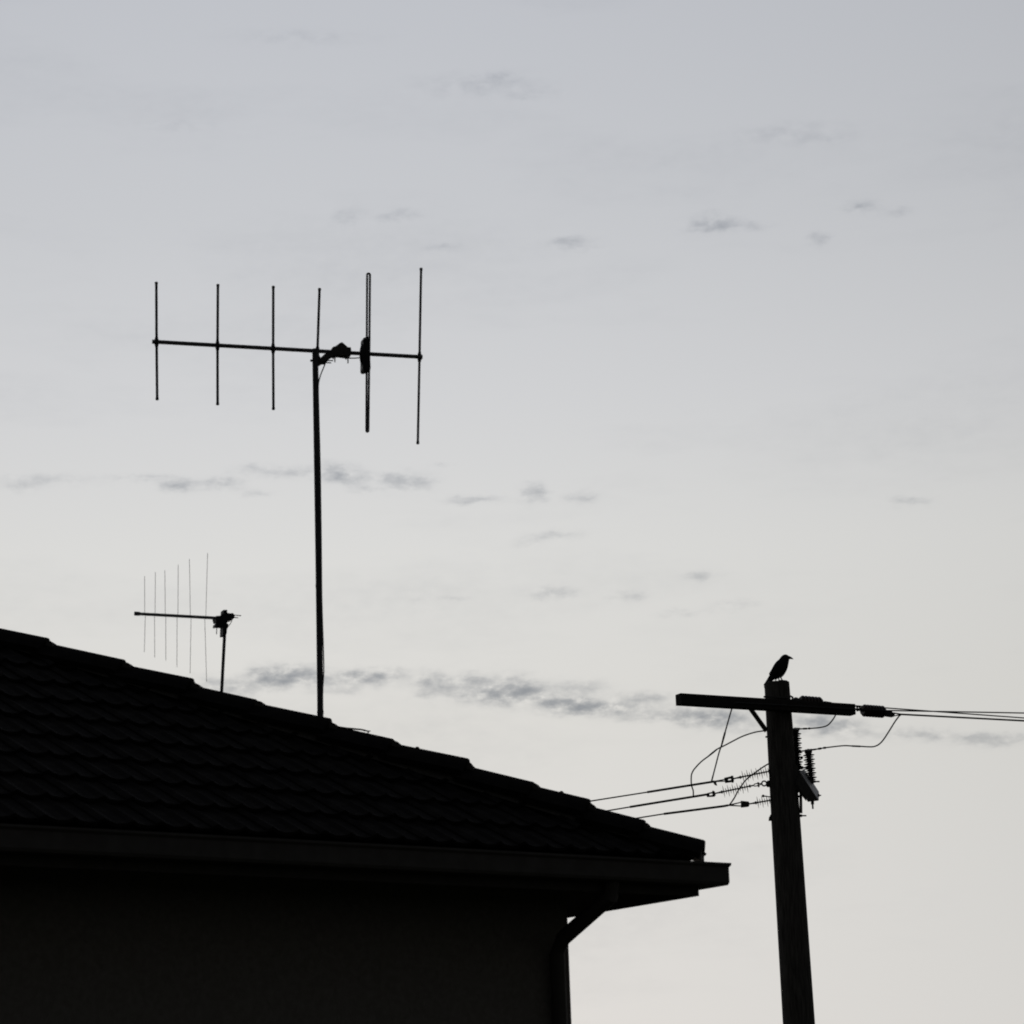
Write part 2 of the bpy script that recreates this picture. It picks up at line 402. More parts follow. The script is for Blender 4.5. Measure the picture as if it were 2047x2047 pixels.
# hip caps
side = nh.copy()
def cap(S, E, k):
    L_ = (E - S); d = L_.normalized()
    st = S - d * .07; upn = side.cross(d); upn = upn if upn.z > 0 else -upn
    m = MB(); rs = []
    pts = [(0, st), (0, E - d * .012), (-.0035, E - d * .003), (-.008, E)]
    for lip, p in pts:
        outer = []; inner = []
        for a in range(9):
            t = (a - 4) / 4.0
            w = .135 * t; zz = -.085 * (abs(t) ** 1.25) * 1.0
            outer.append(p + side * (w * (1 + lip * 4)) + upn * (zz + lip))
            inner.append(p + side * (w * .9) + upn * (zz * 1.0 - .026))
        rs.append(outer + inner[::-1])
    m.rings(rs)
    return hobj('ridge_tile', m, MT['tile'], house)
for k, (s, e) in enumerate(caps):
    S, E = hloc(*s), hloc(*e); cap(S, E, k)
    if k + 1 < len(caps):
        (ex, ey), (sx, sy) = e, caps[k + 1][0]; wob = random.uniform(-1, 1)
        q = [(ex - 6, sy + 9), (ex - 4, ey + 5), (ex + 1, min(ey + 8, sy - 5)), (ex + 3.4, sy - 5.2 + .5 * wob), (sx - 3, sy - 3.6), (sx - .4, sy - 2.8), (sx + 1, sy + .2), (sx + 3, sy + 9)]
        mo = MB().prism([hloc(*p) - side * .045 for p in q], side * .09)
        hobj('mortar_joint', mo, MT['mortar'], house, smooth=None)
bed = MB()
for_ = [(side * -.115, -.015), (side * -.06, CAPH * .55), (side * 0, CAPH * .72), (side * .06, CAPH * .55), (side * .115, -.015)]
bed.rings([[e + o_ + Vector((0, 0, z)) for o_, z in for_] for e in (E0 + hd * .05, E0.lerp(R0, .5), R0)])
hobj('mortar_bed', bed, MT['mortar'], house)
p0, p1 = R0 + Vector((0, 0, CAPH)), Vector((XL, R0.y, R0.z + CAPH))
n_r = max(2, int((p0 - p1).length / .36))
for k in range(n_r):
    a = p0.lerp(p1, k / n_r); b = p0.lerp(p1, (k + 1.1) / n_r); d = Vector((-1, 0, 0)); rs = []
    for p, lf in ((a, .012), (b, 0)):
        rs.append([p + Vector((0, .135 * (t - 4) / 4, -.085 * abs((t - 4) / 4) ** 1.25 + lf - .01)) for t in range(9)] + [p + Vector((0, .12 * (4 - t) / 4, -.085 * abs((t - 4) / 4) ** 1.25 - .026)) for t in range(9)])
    hobj('ridge_tile', MB().rings(rs), MT['tile'], house)
# little lichen lumps on the caps
for x, y in ((834, 1494.5), (1122, 1583)):
    p = hloc(x, y); hobj('moss_lump', MB().ball(p - Vector((0, 0, .006)), .012, 8, 5, (1.3, 1, 1)), MT['twig'], house)

# dry twig lying on a cap
D = depth(HP.on(715, 1460))
tw = MB()
tw.tube(spline(path([(676, 1453.5), (692, 1456), (706, 1457), (722, 1458.6), (733, 1461), (741, 1461.6)], [D, None, None, None, None, D]), 4), [.006] * 8 + [.005] * 8 + [.003] * 4 + [.002], 7)
tw.tube(path([(733, 1461), (737, 1463.5), (735, 1466)], [D, None, D]), [.004, .003, .004], 6)
tag(obj('twig', tw, MT['twig']), 'short dry twig lying on the roof edge just right of the tall mast', 'twig')

# ------------------------------------------------------------------ tall antenna
MB0 = HB.copy()
yawA = level_yaw(MB0, (304.4, 683), (844, 713.7))
PA = VPlane(MB0, yawA)
pm = depth(MB0) / F_PX
ant = empty('roof_antenna', HP.on(640, 1437))
tag(ant, 'tall antenna with six thick upright rods on a long mast above the roof', 'antenna', 'antennas on the house roof')
BK = -.045                                              # the boom sits just behind the mast
mst = MB()
mp_ = [PA.on(x, y, 0) for x, y in ((630, 699), (632.5, 860), (634.9, 1010), (637.3, 1171), (639.3, 1330), (640.6, 1446))]
mst.tube(mp_, [6.25 * pm] * 6, 16)
mast = obj('mast', mst, MT['mast'], ant)
for y, x in ((1171, 637.3), (1424, 640.4)):
    obj('mast_collar', MB().tube([PA.on(x - .05, y - 3), PA.on(x + .05, y + 3)], 6.8 * pm, 16), MT['mast'], mast)
obj('mast_cap', MB().tube([PA.on(630, 698), PA.on(630, 700.5)], 6.5 * pm, 16), MT['plastic'], mast)
bm_ = MB(); BP = [PA.on(304.4, 683, BK), PA.on(844, 713.7, BK)]
bm_.tube([BP[0], BP[0].lerp(BP[1], .012), BP[0].lerp(BP[1], .0125), BP[0].lerp(BP[1], .985), BP[0].lerp(BP[1], .986), BP[1]], [4.4 * pm, 4.4 * pm, 4.2 * pm, 4.2 * pm, 4.9 * pm, 4.9 * pm], 12)
obj('boom', bm_, MT['alu'], ant)
def elem(t, b, c, rad, mount=True):
    T, B, Cc = PA.on(*t, BK), PA.on(*b, BK), PA.on(*c, BK)
    e = obj('element', MB().tube([T, Cc, B], rad * 1.45 * pm, 10), MT['alu'], ant)
    for P_, Q_ in ((T, B), (B, T)):
        d = (P_ - Q_).normalized()
        obj('end_cap', MB().tube([P_ - d * 8 * pm, P_ - d * 4 * pm, P_ - d * .6 * pm, P_ + d * .4 * pm], [2.5 * pm, 3.2 * pm, 3.5 * pm, 2.4 * pm], 10), MT['plastic'], e)
    if mount:
        d = (T - B).normalized()
        obj('element_mount', MB().tube([Cc + d * 13.5 * pm, Cc + d * 9 * pm, Cc + d * 4 * pm, Cc - d * 4 * pm, Cc - d * 9 * pm, Cc - d * 12.5 * pm], [2.4 * pm, 3.4 * pm, 4.5 * pm, 4.5 * pm, 3.4 * pm, 2.4 * pm], 10), MT['plastic'], e)
elem((312.5, 564), (314.2, 799.5), (313, 684), 1.9)
elem((435.6, 568.5), (435, 809.5), (434.8, 691), 1.9)
elem((546.3, 572), (546.6, 819), (546, 697), 1.9)
elem((638.8, 576.5), (630.8, 826), (634.6, 702), 1.9)
elem((841.8, 536), (835.2, 887.5), (838.6, 714), 1.8)
# folded dipole: one closed loop of rod
def loop_pts():
    xt, xb, yt, yb = (733.9, 739.6), (732.3, 736.4), 549.5, 861
    c = []
    for k in range(9): a = pi - pi * k / 8; c.append(((xt[0] + xt[1]) / 2 + (xt[1] - xt[0]) / 2 * cos(a), yt - (xt[1] - xt[0]) / 2 * sin(a)))
    c.append(((xt[1] + xb[1]) / 2 + .3, 705))
    for k in range(9): a = -pi * k / 8; c.append(((xb[0] + xb[1]) / 2 + (xb[1] - xb[0]) / 2 * cos(a), yb - (xb[1] - xb[0]) / 2 * sin(a)))
    c.append(((xt[0] + xb[0]) / 2, 705)); return c
lp = [PA.on(x, y, BK) for x, y in loop_pts()]; lp.append(lp[0].copy())
fd = obj('folded_dipole', MB().tube(lp, 2.3 * pm, 10), MT['alu'], ant)
def poly(P, pts, off): return [P.on(x, y, off) for x, y in pts]
jb = MB()
jb.prism(poly(PA, [(731.5, 673.5), (740.5, 672.5), (741, 676), (739.8, 706), (741, 735), (740.6, 738.5), (737, 740.5), (731, 738)], BK + .035), PA.n * -.07)
jb.prism(poly(PA, [(726, 676.5), (728, 674.6), (733, 673.8), (733, 741.5), (727.5, 741.3), (725, 738)], BK + .032), PA.n * -.064)
rs = []
for t in (-1, -.97, -.8, -.5, 0, .5, .8, .97, 1):
    wv = .033 * sqrt(max(0, 1 - t * t)) + .004
    rs.append(poly(PA, [(728, 709.5 + 24 * t)], BK + wv) + poly(PA, [(728 - 6.5 * sqrt(max(0, 1 - t * t)) - 3.0, 709.5 + 23.5 * t)], BK + wv * .5) + poly(PA, [(728 - 6.5 * sqrt(max(0, 1 - t * t)) - 3.0, 709.5 + 23.5 * t)], BK - wv * .5) + poly(PA, [(728, 709.5 + 24 * t)], BK - wv))
jb.rings(rs)
obj('junction_box', jb, MT['plastic'], fd)
# clamp between mast and boom
sd_ = MB()
sd_.prism(poly(PA, [(664, 695), (666, 693), (670.5, 692), (676, 688), (682, 684.1), (685, 684.6), (690, 689), (695.5, 693.8), (701.5, 694.4), (702.6, 703), (702, 709.5), (697.8, 710), (696, 714), (693.6, 711), (691, 709.4), (673, 709), (670, 713), (668.5, 710), (663, 711)], BK + .028), PA.n * -.056)
brk = obj('boom_clamp', sd_, MT['dsteel'], ant, smooth=None)
st = MB()
st.prism(poly(PA, [(649, 707.5), (641, 715), (637, 707), (634, 706), (634, 728), (637, 729.5), (641, 728.5), (644, 726), (652, 726), (657, 718), (664, 712.5), (668, 709), (662, 703)], -.012), PA.n * -.03)
obj('mast_bracket', st, MT['dsteel'], ant, smooth=None)
for a, b, o_ in (((669.6, 706), (669.4, 724), BK + .018), ((695.7, 706), (695.6, 726.3), BK + .018), ((620.5, 720.8), (665.8, 720.8), .012), ((632, 724), (662, 725.4), -.03)):
    obj('clamp_bolt', MB().tube([PA.on(*a, o_), PA.on(*b, o_)], 1.3 * pm, 8), MT['dsteel'], ant)
obj('clamp_nut', MB().tube([PA.on(620.6, 720.8, .012), PA.on(624, 720.8, .012)], 2.6 * pm, 6), MT['dsteel'], ant, smooth=None)
dA = depth(PA.on(640, 760))
cb = [PA.on(x, y, o_) for x, y, o_ in ((727, 713, -.02), (718, 715.2, -.02), (706, 716, -.015), (690, 715.6, -.01), (672, 713.5, 0), (661, 715, .01), (652, 723, .015), (648.5, 731), (641.5, 748), (637.4, 763)) for o_ in [o_]] if False else \
     [PA.on(*p) for p in ((727, 713, -.02), (718, 715.2, -.02), (706, 716, -.015), (690, 715.6, -.01), (672, 713.5, 0), (661, 715, .01), (652, 723, .015), (648.5, 731, .012), (641.5, 748, .01), (637.4, 763, .008),
                          (636.4, 780, .006), (637.6, 830, .004), (640, 930, .004), (641.6, 1030, .004), (642.6, 1120, .004), (643.2, 1185, .006), (644.6, 1240, .006), (646.6, 1300, .006), (647.3, 1342, .006), (645.6, 1372, .005), (644.9, 1400, .004), (645.4, 1440, .004))]
obj('coaxial_cable', MB().tube(spline(cb, 4), 1.25 * pm, 8), MT['cable'], ant)

# ------------------------------------------------------------------ small antenna on the rear slope
SB = at(443, 1384, depth(HP.on(443, 1384)) + .55)
yawB = level_yaw(SB, (269, 1226.5), (432, 1235.5))
PB = VPlane(SB, yawB)
ps = depth(SB) / F_PX
an2 = empty('roof_antenna', SB)
tag(an2, 'small low antenna of six hair thin upright rods on a short leaning mast', 'antenna', 'antennas on the house roof')
bot = PB.on(442.2, 1410)
obj('mast', MB().tube([PB.on(450.5, 1220), PB.on(449, 1268), PB.on(443, 1384), bot + Vector((0, 0, -.25))], 3.3 * ps, 12), MT['mast'], an2)
obj('boom', MB().tube([PB.on(269, 1226.4), PB.on(279, 1227), PB.on(279.6, 1227.2), PB.on(436, 1235.7)], [4.1 * ps, 4.1 * ps, 3.1 * ps, 3.1 * ps], 12), MT['alu'], an2)
for t, c, c2, b in (((289, 1152), (289.3, 1225), (290.5, 1230), (288.5, 1303.5)), ((310.6, 1143.5), (310, 1226), (309, 1231), (309.3, 1314)), ((329.5, 1140), (330.4, 1227), (331.4, 1232), (331.5, 1320)),
                    ((356.3, 1129), (355.7, 1228), (354, 1234), (353.7, 1333.5)), ((378.7, 1117.5), (380.4, 1229), (382, 1235), (380, 1346)), ((415, 1105.5), (411.5, 1231), (409.3, 1237), (413, 1362.5))):
    obj('element', MB().tube([PB.on(*t), PB.on(*c), PB.on(*c2), PB.on(*b)], .5 * ps, 6), MT['alu'], an2)
hb = MB()
hb.prism(poly(PB, [(430.5, 1236), (432, 1231.3), (440, 1230.6), (447, 1225.6), (447, 1219), (454.3, 1219), (454.6, 1225), (461, 1226.2), (464, 1225.2), (466.5, 1226), (469.3, 1230), (469.2, 1234.5), (464.5, 1239), (456, 1240.2), (456, 1242.5), (453.6, 1245.6), (456.4, 1247.6), (456.8, 1252), (453.8, 1257), (453.4, 1266), (451.5, 1270), (445.4, 1270), (446, 1251.6), (434, 1251.6), (432, 1252.6), (431, 1249), (432.6, 1245.6), (438.5, 1246), (440, 1243), (432.6, 1243)], .03), PB.n * -.06)
obj('feed_box', hb, MT['plastic'], an2, smooth=None)
for a, b in (((467, 1229.6), (482, 1230.8)), ((467, 1234.2), (476, 1235)), ((433, 1250), (433, 1268))):
    obj('clamp_bolt', MB().tube([PB.on(*a), PB.on(*b)], .9 * ps, 7), MT['dsteel'], an2)
obj('clamp_nut', MB().ball(PB.on(432.6, 1248.8), 3.0 * ps, 8, 5), MT['dsteel'], an2)
obj('coaxial_cable', MB().tube(spline([PB.on(*p) for p in ((463.8, 1238), (463, 1242), (460.5, 1246.5), (456.5, 1252), (453.4, 1257.5), (452.4, 1266))], 4), .75 * ps, 7), MT['cable'], an2)

# ------------------------------------------------------------------ utility pole
PD = 31.0
top = at(1552.6, 1364, PD)
PP = VPlane(top, 0.0)
low = PP.on(1570.6, 1640)
pp = depth(top) / F_PX
axis = (low - top); axis_d = axis / -axis.z              # per metre of drop
foot = top + axis_d * top.z
pole = empty('utility_pole', foot)
tag(pole, 'thick timber utility pole with one cross arm and a bird on its top', 'utility pole')
sh = MB(); rs = []; nseg = 44
rnd = [random.uniform(-1, 1) for _ in range(nseg)]
zs = [0, .012, .05, .15, .3, .5, .8, 1.1, 1.4, 1.7, 2.2, 3, 4.2, 5.5, top.z - .02, top.z]
for q, dz in enumerate(zs):
    c = top + axis_d * dz
    r = (24.9 + (3.6 * min(dz, 1.65) / 1.65) ** 1.0) * pp + max(0, dz - 1.65) * .006
    ring = []
    for k in range(nseg):
        a = 2 * pi * k / nseg
        rr = r * (1 + .010 * rnd[k] + .006 * sin(3 * a + dz * 1.3))
        if q == 0: rr -= .012 + .006 * (rnd[(k * 7) % nseg] + 1)
        z = .008 * rnd[(k * 5) % nseg] if q < 2 else 0
        ring.append(c + Vector((rr * cos(a), rr * sin(a), z)))
    rs.append(ring)
sh.rings(rs); shaft = obj('shaft', sh, MT['wood'], pole, smooth=50)
for (x, y, w, h) in ((1527.2, 1369.5, 2.2, 3.6), (1527.6, 1373.5, 1.6, 2.4)):     # splinters at the weathered top
    c = PP.on(x + 1.5, y, .02); obj('splinter', MB().tube([c + Vector((.01, 0, -h * pp)), c + Vector((-.004, 0, 0)), c + Vector((-.012, 0, h * pp * .4))], [.008, .010, .003], 6), MT['wood'], shaft)
# cross arm
tl, tr = (1361, 1385.3), (1709.5, 1407)
yawC = level_yaw(top, tl, tr)
PC = VPlane(top, yawC)
FO = .26
a_, b_ = PC.on(*tl, FO), PC.on(*tr, FO); zt = (a_.z + b_.z) / 2; a_.z = b_.z = zt
hgt = 21.5 * pp; wid = .125
def chamf(p):
    e = .004
    u, z = -PC.n, Vector((0, 0, -1))
    return [p + u * e, p + z * e, p + z * (hgt - e), p + z * hgt + u * e, p + z * hgt + u * (wid - e), p + z * (hgt - e) + u * wid, p + z * e + u * wid, p + u * (wid - e)]
am = MB(); am.rings([chamf(a_), chamf(a_.lerp(b_, .33)), chamf(a_.lerp(b_, .66)), chamf(b_)])
obj('cross_arm', am, MT['arm'], pole, smooth=None)
print('yaw antenna', math.degrees(yawA), 'small', math.degrees(yawB), 'arm', math.degrees(yawC), 'arm len', (a_ - b_).length, 'pole h', top.z, 'pitch', math.degrees(PIT), 'eave z', E0.z, 'eave y', E0.y, 'ridge', R0)
obj('arm_plate', MB().box(PC.on(1552, 1394, .17), PC.u * 28 * pp, PC.n * .02, Vector((0, 0, 1.6 * pp))), MT['dsteel'], pole, smooth=None)
obj('arm_bolt', MB().tube([PC.on(1555, 1408, FO + .012), PC.on(1555, 1408, FO - .05)], 3 * pp, 8), MT['dsteel'], pole)
bA, bB = PC.on(1498.3, 1414, FO - .02), PP.on(1532, 1461, .135)
bd = (bB - bA).normalized(); bs = bd.cross(Vector((0, -1, 0))).normalized()
obj('brace', MB().box((bA + bB) / 2, (bB - bA) / 2, bs * 4.6 * pp, bs.cross(bd) * .004), MT['dsteel'], pole, smooth=None)
obj('brace_bolt', MB().tube([PP.on(1531, 1459, .17), PP.on(1531, 1459, .10)], 2.4 * pp, 8), MT['dsteel'], pole)
obj('staple', MB().box(PP.on(1531.6, 1473, .08), Vector((1.5 * pp, 0, 0)), Vector((0, .01, 0)), Vector((0, 0, 1.6 * pp))), MT['dsteel'], pole, smooth=None)
# raking channel bracket that carries the arresters
ND, FD = .14, -.10                                       # near and far edge, towards / away from the viewer
near = poly(PP, [(1596, 1543.5), (1600, 1544.5), (1635.6, 1600.5), (1633.5, 1602.3), (1615.5, 1603), (1592, 1566)], ND)
face = MB()
nA, nB = PP.on(1598.6, 1543.5, ND), PP.on(1635.7, 1600.6, ND)
fA, fB = PP.on(1606.5, 1537.5, FD), PP.on(1636, 1583.5, FD)
lA, lB = PP.on(1591, 1566, ND), PP.on(1615, 1603, ND)
gA, gB = PP.on(1597, 1556, FD), PP.on(1618, 1590, FD)
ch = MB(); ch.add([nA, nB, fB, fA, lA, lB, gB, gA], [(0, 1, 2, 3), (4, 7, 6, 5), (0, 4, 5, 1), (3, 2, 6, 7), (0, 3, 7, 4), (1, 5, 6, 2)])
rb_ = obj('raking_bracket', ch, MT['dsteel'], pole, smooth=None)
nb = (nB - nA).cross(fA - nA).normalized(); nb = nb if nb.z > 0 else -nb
obj('cover_plate', MB().prism([p + nb * .002 for p in (nA, nB, fB, fA)], nb * .006), MT['steel'], rb_, smooth=None)  # added pale skin: sky light on the bracket's upper side put into colour
web = MB().prism(poly(PP, [(1575, 1520), (1594, 1530), (1600, 1546), (1612, 1600), (1600, 1585), (1594, 1579), (1575, 1579)], ND - .03), Vector((0, .05, 0)))
obj('bracket_plate', web, MT['dsteel'], pole, smooth=None)
obj('bracket_stud', MB().tube([PP.on(1624, 1600, .05), PP.on(1624.3, 1608, .05), PP.on(1624.4, 1608.2, .05), PP.on(1625, 1617, .05)], [3.2 * pp, 3.2 * pp, 1.7 * pp, 1.7 * pp], 8), MT['dsteel'], pole)
obj('bracket_bolt', MB().tube([PP.on(1632, 1590, .02), PP.on(1638, 1590, .02), PP.on(1638.2, 1590, .02), PP.on(1641.5, 1590, .02)], [3 * pp, 3 * pp, 1.4 * pp, 1.2 * pp], 8), MT['dsteel'], pole)
obj('bracket_bolt', MB().ball(PP.on(1602.6, 1514.5, .0), 3.0 * pp, 8, 6), MT['dsteel'], pole)
obj('bracket_bolt', MB().tube([PP.on(1596, 1514.5, .0), PP.on(1603, 1514.5, .0)], 1.3 * pp, 7), MT['dsteel'], pole)
obj('bracket_tie', MB().tube([PP.on(1594, 1521, 0), PP.on(1598, 1529, 0), PP.on(1604, 1537.5, -.02)], 2.2 * pp, 6), MT['dsteel'], pole)
obj('bracket_tie', MB().tube([PP.on(1598, 1535, -.03), PP.on(1620, 1534, -.03)], 1.4 * pp, 6), MT['dsteel'], pole)
# conduit and bolts at the lower right
obj('conduit', MB().tube([PP.on(1600.6, 1578, .05), PP.on(1601.3, 1625.5, .05)], 2.9 * pp, 12), MT['dsteel'], pole)
obj('conduit_strap', MB().tube([PP.on(1592, 1592, .05), PP.on(1601, 1592, .05)], 2.2 * pp, 8), MT['dsteel'], pole)
obj('conduit_strap', MB().tube([PP.on(1592, 1583, .05), PP.on(1601, 1583, .05)], 1.5 * pp, 8), MT['dsteel'], pole)
obj('through_bolt', MB().tube([PP.on(1590, 1630.6, .02), PP.on(1603.5, 1630.6, .02), PP.on(1603.7, 1630.6, .02), PP.on(1612, 1630.6, .02)], [3.8 * pp, 2.6 * pp, 1.4 * pp, 1.4 * pp], 8), MT['dsteel'], pole)
obj('pole_band', MB().prism(poly(PP, [(1543, 1627), (1540, 1628.5), (1539.5, 1631), (1537.6, 1633), (1537, 1640), (1543, 1640)], .03), Vector((0, .05, 0))), MT['dsteel'], pole, smooth=None)
obj('ball_bolt', MB().tube([PP.on(1525.5, 1591.2), PP.on(1545, 1593.6)], 1.15 * pp, 8).ball(PP.on(1525.6, 1591.2), 2.9 * pp, 10, 7), MT['dsteel'], pole)

# ------------------------------------------------------------------ insulators, arresters
def disc_mesh(name, r, rc, th, m, n=20, droop=0.0):
    mb = MB(); rs = []
    for rr, z in ((rc, th * 1.3), (r * .96, th * .25 - droop), (r, -droop), (r * .96, -th * .25 - droop), (rc, -th * .6)):
        rs.append([Vector((rr * cos(2 * pi * k / n), rr * sin(2 * pi * k / n), z)) for k in range(n)])
    mb.rings(rs); return mesh_of(name, mb, m, Vector())
big_me = disc_mesh('shed', 12.2 * pp, 1.2 * pp, .006, MT['polymer'])
sml_me = disc_mesh('shed', 7.0 * pp, 1.2 * pp, .006, MT['polymer'])
abig_me = disc_mesh('shed', 11.6 * pp, 3.2 * pp, .009, MT['polymer'], droop=.006)
asml_me = disc_mesh('shed', 9.2 * pp, 3.2 * pp, .009, MT['polymer'], droop=.004)
_rb = MB().rings([[Vector((rr * pp * cos(2 * pi * k / 22), rr * pp * sin(2 * pi * k / 22), z * pp)) for k in range(22)] for rr, z in ((9.2, -3.2), (11.3, -2.4), (12.5, -1.0), (12.6, 0), (12.4, 1.0), (11.3, 2.4), (9.2, 3.2))])
rib_me = mesh_of('shed', _rb, MT['porcelain'], Vector(), 60)
def rot_to(d): return d.to_track_quat('Z', 'X').to_matrix()
yawL = RAD(-5)
PL = VPlane(top + axis_d * 1.2, yawL)
def rod_insulator(p, q, collar, first, last, step, label, frame, ears=True, ring=False):
    P_, Q_ = PL.on(*p), PL.on(*q); d = (Q_ - P_).normalized()
    t = empty('rod_insulator', P_.copy()); tag(t, label, 'insulator', 'rod insulators left of the pole')
    obj('core', MB().tube([P_, Q_], 1.55 * pp, 10), MT['polymer'], t)
    c = PL.on(*collar)
    obj('collar', MB().tube([c - d * 6 * pp, c - d * 1.5 * pp, c - d * 1.4 * pp, c + d * 1.4 * pp, c + d * 1.5 * pp, c + d * 4 * pp], [2.0 * pp, 2.0 * pp, 3.3 * pp, 3.3 * pp, 2.0 * pp, 1.8 * pp], 10), MT['dsteel'], t)
    y0, y1 = p[1], q[1]; x = first; k = 0
    R = rot_to(d)
    tilt = Matrix.Rotation(0, 3, 'X')
    while x <= last:
        y = y0 + (y1 - y0) * (x - p[0]) / (q[0] - p[0])
        inst('shed', big_me if k % 2 == 0 else sml_me, t, PL.on(x, y), R)
        x += step / 2; k += 1
    for pts in frame:
        obj('clamp', MB().prism([PL.on(a, b, .02) for a, b in pts], PL.n * -.04), MT['dsteel'], t, smooth=None)
    return t, d
i1, d1 = rod_insulator((1464, 1557), (1545, 1540.3), (1480, 1553.8), 1485, 1540, 9.3, 'uppermost of the three thin finned rod insulators at the left of the pole',
    [[(1447.5, 1554.8), (1466, 1550.6), (1466.3, 1554.5), (1461, 1555.6), (1455.5, 1556.8), (1455.8, 1560), (1449.5, 1564.3), (1448.2, 1560)],
     [(1455.8, 1560), (1461.4, 1559), (1460.8, 1555.6), (1467, 1554.6), (1467.3, 1561), (1463, 1562.8), (1449.5, 1564.6)],
     [(1460, 1553), (1461.5, 1550.6), (1464, 1550.4), (1466, 1553)], [(1461, 1561), (1466.8, 1560), (1466.4, 1563.4), (1463.4, 1564.2)]])
i2, d2 = rod_insulator((1427, 1586.6), (1508, 1569.6), (1443, 1583.2), 1446.6, 1497, 9.3, 'middle finned rod insulator, hung from a ring at the left of the pole',
    [[(1411.6, 1587.2), (1413.5, 1585.4), (1429, 1581.6), (1429.4, 1584.4), (1418, 1586.2), (1418.4, 1590), (1413, 1592.4)],
     [(1418.4, 1590), (1424.2, 1589), (1423.8, 1585), (1429.6, 1584.2), (1430.6, 1589.4), (1427.6, 1592), (1413, 1592.6)],
     [(1423.4, 1584), (1424, 1580.4), (1427, 1580.6), (1428.6, 1583)]])
rg = MB(); rc = PL.on(1527.6, 1566.2); rg.tube([rc + PL.u * 4.8 * pp * cos(a) + Vector((0, 0, 4.8 * pp * sin(a))) for a in [2 * pi * k / 20 for k in range(21)]], 1.55 * pp, 8)
obj('ring', rg, MT['dsteel'], i2)
obj('ring_eye', MB().tube([PL.on(1531.5, 1566.4), PL.on(1533.4, 1566.6), PL.on(1533.5, 1566.7), PL.on(1543, 1567.6)], [3.5 * pp, 6.2 * pp, 7 * pp, 7 * pp], 10), MT['dsteel'], i2)
obj('end_collar', MB().tube([PL.on(1497.5, 1571.8), PL.on(1500.5, 1571.2)], 3.2 * pp, 10), MT['dsteel'], i2)
cv = MB()
for o_ in (-1, 1): cv.tube([PL.on(1507, 1569.8 + 1.8 * o_), PL.on(1512, 1568.8 + 2.4 * o_), PL.on(1517, 1568 + 2 * o_), PL.on(1523, 1567)], [1.1 * pp] * 4, 7)
cv.tube([PL.on(1515.4, 1563.6), PL.on(1516.8, 1573.4)], 1.7 * pp, 8)
obj('shackle', cv, MT['dsteel'], i2)
i3, d3 = rod_insulator((1496, 1607.3), (1549, 1598.2), (1511, 1604.8), 1514.7, 1544, 9.3, 'lowest finned rod insulator at the left of the pole, ending in a solid wedge clamp',
    [[(1480.6, 1600.6), (1496.4, 1602.2), (1498.2, 1605), (1497.6, 1610.6), (1495.4, 1612.2), (1481, 1613.8)]])

def ribbed(p, q, P, off, label, n):
    P_, Q_ = P.on(*p, off), P.on(*q, off); d = (Q_ - P_).normalized()
    t = empty('ribbed_insulator', P_.copy()); tag(t, label, 'insulator', 'ribbed insulators along the cross arm')
    L_ = (Q_ - P_).length
    obj('core', MB().tube([P_ - d * .01, Q_ + d * .01], 9.2 * pp, 18), MT['porcelain'], t)
    R = rot_to(d)
    for k in range(n): inst('shed', rib_me, t, P_ + d * (L_ * (k + .5) / n), R)
    return t, d
r1, e1 = ribbed((1601, 1402.5), (1640, 1405.6), PC, .04, 'ribbed dark insulator lying along the top of the arm beside the pole', 6)
lk = MB()
lk.tube([PC.on(*p, .04) for p in ((1574, 1393), (1580, 1391.5), (1584.5, 1394), (1585, 1398), (1580, 1401))], 2.0 * pp, 8)
lk.tube([PC.on(*p, .04) for p in ((1583, 1397.5), (1588, 1399), (1591, 1400))], 2.2 * pp, 8)
lk.tube([PC.on(*p, .04) for p in ((1586, 1399), (1589, 1399.5), (1592, 1400.5), (1597, 1401.5), (1601, 1402.5))], [3.2 * pp, 6.2 * pp, 6.6 * pp, 4.5 * pp, 4 * pp], 10)
obj('link', lk, MT['dsteel'], r1)
obj('clamp', MB().tube([PC.on(1639, 1405.6, .04), PC.on(1648, 1406.4, .04)], 2.4 * pp, 8).prism(poly(PC, [(1645, 1405), (1648.5, 1401.4), (1662.5, 1403.4), (1664, 1412), (1649, 1413)], .06), PC.n * -.04), MT['dsteel'], r1, smooth=None)
r2, e2 = ribbed((1725.5, 1420.2), (1766, 1423.2), PC, FO - wid / 2, 'ribbed dark insulator hung beyond the right end of the arm', 7)
lk = MB(); o2 = FO - wid / 2
lk.tube([PC.on(*p, o2) for p in ((1704, 1411), (1711, 1411.3), (1717, 1413), (1722, 1416.5))], 1.7 * pp, 8)
lk.tube([PC.on(*p, o2) for p in ((1704, 1417), (1711, 1418), (1717, 1418.4), (1726, 1420))], [1.7 * pp, 2.2 * pp, 3.0 * pp, 3.4 * pp], 8)
lk.tube([PC.on(*p, o2) for p in ((1713, 1411), (1714, 1422))], 1.8 * pp, 8)
lk.tube([PC.on(*p, o2) for p in ((1719, 1412.5), (1719.6, 1419.5))], 1.5 * pp, 8)
obj('link', lk, MT['dsteel'], r2)
obj('clamp', MB().tube([PC.on(1765, 1423, o2), PC.on(1773, 1424, o2)], 3.2 * pp, 8).prism(poly(PC, [(1770, 1424), (1772.5, 1421), (1783.5, 1421.8), (1785, 1424.6), (1788.6, 1425.4), (1789, 1428), (1787.4, 1432.6), (1773.5, 1430.6)], o2 + .03), PC.n * -.06), MT['dsteel'], r2, smooth=None)

